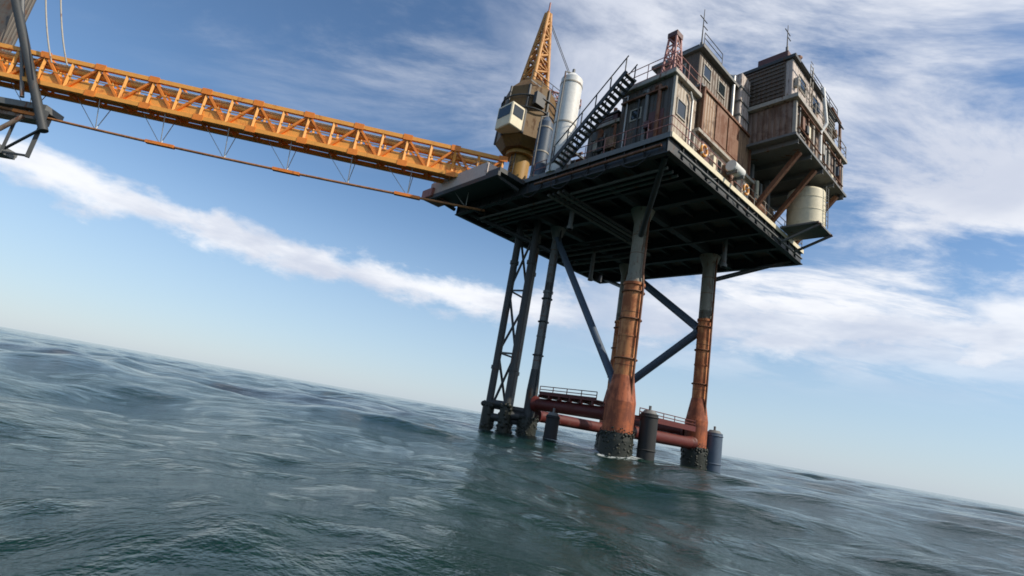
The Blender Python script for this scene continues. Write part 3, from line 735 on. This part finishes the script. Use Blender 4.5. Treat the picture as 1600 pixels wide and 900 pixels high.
# crane at the bridge corner
cr = thing('pedestal_crane', 'ochre pedestal crane with an orange mast pointing up over the bridge end', 'crane', (1.6, 13.6, DZ))
cx, cy = 1.6, 13.6
MB().cyl((cx, cy, DZ), (cx, cy, 19.6), .75, n=24).cyl((cx, cy, 19.3), (cx, cy, 19.6), 1.1, n=24).build('pedestal', M['yellow'], cr)
hb = MB()
n = 8; zr = [(19.6, 1.5), (20.2, 2.05), (24.3, 1.95), (25.4, 1.1)]
for (za, ra), (zb, rb) in zip(zr[:-1], zr[1:]): hb.cyl((cx, cy, za), (cx, cy, zb), ra, rb, n)
hb.sm = [False] * len(hb.f)
hb.build('housing', M['dyellow'], cr, bevel=.04)
for q in range(8):
    a = 2 * math.pi * q / 8
    MB().bar((cx + 2.06 * math.cos(a), cy + 2.06 * math.sin(a), 20.2), (cx + 1.97 * math.cos(a), cy + 1.97 * math.sin(a), 24.3), .14).build('corner_rib', M['dark'], cr)
MB().ring((cx, cy, 22.3), 2.12, .06).ring((cx, cy, 23.3), 2.1, .06).build('band', M['dark'], cr)
cb = MB().box(cx - 2.7, cx - 1.5, cy - 1.5, cy + .1, 20.3, 22.1).build('cab', M['cream'], cr, bevel=.06)
MB().box(cx - 2.72, cx - 2.703, cy - 1.35, cy - .05, 21.1, 21.9).build('window', M['glass'], cr, cb)
MB().box(cx - 2.55, cx - 1.65, cy - 1.52, cy - 1.503, 21.1, 21.9).build('window', M['glass'], cr, cb)
def lattice(a, b, w0, w1, n, mat, name, th, r=.06):
    a, b = Vector(a), Vector(b); _, _, x, y = MB().frame(a, b); m = MB(); cs = [(-1, -1), (1, -1), (1, 1), (-1, 1)]
    P = lambda f, c: a.lerp(b, f) + x * c[0] * (w0 + (w1 - w0) * f) + y * c[1] * (w0 + (w1 - w0) * f)
    for c in cs: m.cyl(P(0, c), P(1, c), r, n=8)
    for i in range(n):
        for q in range(4):
            c0, c1 = (cs[q], cs[(q + 1) % 4]) if i % 2 else (cs[(q + 1) % 4], cs[q])
            m.cyl(P(i / n, c0), P((i + 1) / n, c1), r * .6, n=6)
            m.cyl(P((i + 1) / n, c0), P((i + 1) / n, c1), r * .5, n=6)
    return m.build(name, M[mat], th)
lattice((cx, cy, 24.6), (cx + .3, cy + .2, 32.5), .80, .12, 10, 'mustard', 'mast', cr, .16)
MB().cyl((cx, cy, 25.2), (cx + .1, cy + .1, 28.0), .7, .3, 8).build('mast_core', M['mustard'], cr)
MB().cyl((cx + .3, cy + .2, 32.3), (cx + .3, cy + .2, 33.6), .07, n=8).build('mast_tip', M['pink'], cr)
lattice((cx + .8, cy - .6, 24.8), (cx + 3.2, cy - 2.0, 25.0), .4, .25, 5, 'pink', 'jib', cr, .07)

for q in (-.12, .12):
    MB().cyl((cx + .3 + q, cy + .2, 32.3), (cx + 3.2 + q, cy - 2.0, 25.2), .025, n=6).build('hoist_rope', M['dark'], cr)
    MB().cyl((cx + 3.2 + q, cy - 2.0, 25.1), (cx + 3.2 + q * .5, cy - 2.0, 22.6), .02, n=6).build('hoist_rope', M['dark'], cr)
m = MB()
for q in (-.2, .2): m.cyl((cx - .82, cy - .2 + q, DZ), (cx - .82, cy - .2 + q, 19.5), .03, n=6)
for i in range(11): m.cyl((cx - .82, cy - .4, DZ + .2 + i * .3), (cx - .82, cy, DZ + .2 + i * .3), .018, n=5)
m.build('ladder', M['dark'], cr)
rail_mb([(cx - 1.6, cy - 1.6, 24.35), (cx + 1.6, cy - 1.6, 24.35)], .9, 1.0).build('handrail', M['dark'], cr)
MB().box(cx - 1.2, cx - .3, cy - 2.05, cy - 1.7, 22.6, 23.6).build('machinery_door', M['dark'], cr, bevel=.02)

# ------------------------------------------------------------------ bridge
def W(x, y, z): return Vector(loc(x, y, z))
BA = W(-2.3, 34.0, 0); BB = W(-39.5, 30.3, 0)                   # centre line, from the platform to beyond the frame
bz0, bz1 = 16.62, 18.6
bd = (BB - BA).normalized(); bn = Vector((bd.y, -bd.x, 0)); L = (BB - BA).length; HW = .72
br = thing('link_bridge', 'long orange truss footbridge running left from the platform to its neighbour', 'bridge', (BA.x, BA.y, bz0))
def bp(f, side, z): return BA + bd * (L * f) + bn * side * HW + Vector((0, 0, z))
NP = 22
for sd_ in (-1, 1):
    for z in (bz0, bz1):
        MB().bar(bp(0, sd_, z), bp(1, sd_, z), .24, .28).build('chord', M['orange'], br)
    for i in range(NP + 1):
        MB().bar(bp(i / NP, sd_, bz0 + .14), bp(i / NP, sd_, bz1 - .14), .16).build('post', M['orange'], br)
    for i in range(NP):
        za, zb = (bz0, bz1) if i % 2 else (bz1, bz0)
        MB().bar(bp(i / NP, sd_ * .99, za), bp((i + 1) / NP, sd_ * .99, zb), .15).build('diagonal', M['orange2'], br)
m = MB().bar(bp(0, 0, bz0 + .1), bp(1, 0, bz0 + .1), 2 * HW - .7, .06)
m.build('walkway', M['orange2'], br)
for i in range(NP + 1):
    MB().bar(bp(i / NP, -1, bz0 - .05), bp(i / NP, 1, bz0 - .05), .14).build('cross_tie', M['orange2'], br)
    MB().bar(bp(i / NP, -1, bz1 - .02), bp(i / NP, 1, bz1 - .02), .12).build('cross_tie', M['orange2'], br)
for k, (z, q, r_, mt) in enumerate(((18.05, -.55, .17, 'orange'), (17.05, .0, .16, 'yellow'), (18.35, -.5, .09, 'cream'), (17.1, .6, .2, 'orange2'))):
    MB().cyl(bp(0, q, z), bp(1, q, z), r_, n=12).build('pipe', M[mt], br)
m = MB()
for i in range(NP * 2 + 1): m.bar(bp(i / NP / 2, -.75, bz0 + .1), bp(i / NP / 2, -.75, 17.85), .06)
m.bar(bp(0, -1.07, 17.55), bp(1, -1.07, 17.55), .05)
m.build('handrail', M['yellow'], br)
m = MB()
for i in range(NP):
    m.bar(bp((i + .05) / NP, -.86, 17.1), bp((i + .95) / NP, -.86, 17.1), .04, .7)
m.build('side_panel', M['orange'], br)
for i in range(0, NP + 1, 2):
    for z in (bz0, bz1):
        MB().bar(bp(i / NP, -1.2, z) - bd * .32, bp(i / NP, -1.2, z) + bd * .32, .02, .42).build('gusset_plate', M['orange2'], br)
# slim lower catenary chord under the bridge
lowz = lambda f: 14.8 - .3 * math.sin(math.pi * f)
pts = [bp(.015 + .955 * i / 26, 0, lowz(i / 26)) for i in range(27)]
lw = MB().tube(pts, .09, 8).build('lower_chord', M['rustorange'], br)
for i in range(1, 26, 3):
    p = pts[i]; a = i / 26 * .955 + .015
    MB().cyl(p, bp(a, -.9, bz0), .028, n=6).cyl(p, bp(a, .9, bz0), .028, n=6).cyl(p + Vector((0, 0, -.02)), bp(min(1, a + .05), 0, bz0), .022, n=6).build('hanger', M['pipe'], br)
    if i % 2 == 0: MB().bar(p - bd * .9, p + bd * .9, .3, .2).build('clamp_tray', M['orange2'], br)

# ------------------------------------------------------------------ neighbouring platform at the left edge
nb = thing('neighbour_platform', 'grey corner of a second platform where the bridge lands at far left', 'platform', tuple(W(-40, 31, 0)))
def wbox(x0, x1, y0, y1, z0, z1):
    m = MB(); vs = [W(x, y, z) for z in (z0, z1) for y in (y0, y1) for x in (x0, x1)]
    return m._add(vs, [(0, 2, 3, 1), (4, 5, 7, 6), (0, 1, 5, 4), (2, 6, 7, 3), (0, 4, 6, 2), (1, 3, 7, 5)])
wbox(-60, -31.6, 30.5, 31.9, 14.9, 15.3).build('deck', M['steel'], nb)
wbox(-60, -32.2, 30.9, 31.8, 14.35, 14.9).build('underdeck_housing', M['rust2'], nb)
wbox(-60, -43, 31.91, 41, 14.9, 15.3).build('deck', M['steel'], nb)
wbox(-60, -33.2, 30.6, 31.6, 11.6, 11.85).build('lower_catwalk', M['steel'], nb)
wbox(-60, -37.0, 31.0, 32.0, 15.41, 26).build('wall', M['greyside'], nb)
for (x, y) in ((-46, 31.5), (-57, 31.5), (-59, 40), (-50, 40)):
    MB().cyl(W(x, y, -4), W(x, y, 14.9), .8, n=24).build('leg', M['leg'], nb)
MB().cyl(W(-36.9, 29.7, 24), W(-30.9, 30.3, 13.4), .26, n=14).bar(W(-32.4, 30.9, 14.5), W(-31.2, 30.3, 14.2), .2).bar(W(-33.4, 30.9, 12.0), W(-31.0, 30.3, 13.6), .12).build('inclined_boom', M['dark'], nb)
MB().cyl(W(-36.2, 29.9, 24), W(-33.0, 30.2, 15.4), .12, n=10).build('inclined_boom', M['steel'], nb)
MB().bar(W(-31.5, 30.6, 11.6), W(-31.5, 30.6, 14.9), .22).bar(W(-33.3, 30.7, 11.6), W(-33.3, 30.7, 14.2), .16).bar(W(-33.3, 30.7, 11.7), W(-31.4, 30.6, 11.7), .12).build('hanger_post', M['dark'], nb)
MB().tube([W(-44, 30.3, 13.2), W(-33.6, 30.3, 13.0), W(-32.6, 30.4, 14.2)], .14, 10).build('drop_pipe', M['rust2'], nb)
for k in range(2):
    q = []
    for i in range(13):
        f = i / 12; q.append(W(-34.5 + 3.2 * f + k * 1.0, 29.4, 25 - 7.3 * f + (f * f - f) * 2))
    solo(MB().tube(q, .045, 6), 'hanging_cable', M['lgrey'], ('pale slack cable hanging beside the grey boom at the left edge', 'outer of the two pale slack cables near the left edge, farther from the boom')[k], 'cable', tuple(W(-32, 29.6, 18)), 'pale cables at the left edge')

for o in THINGS: del o['_base']
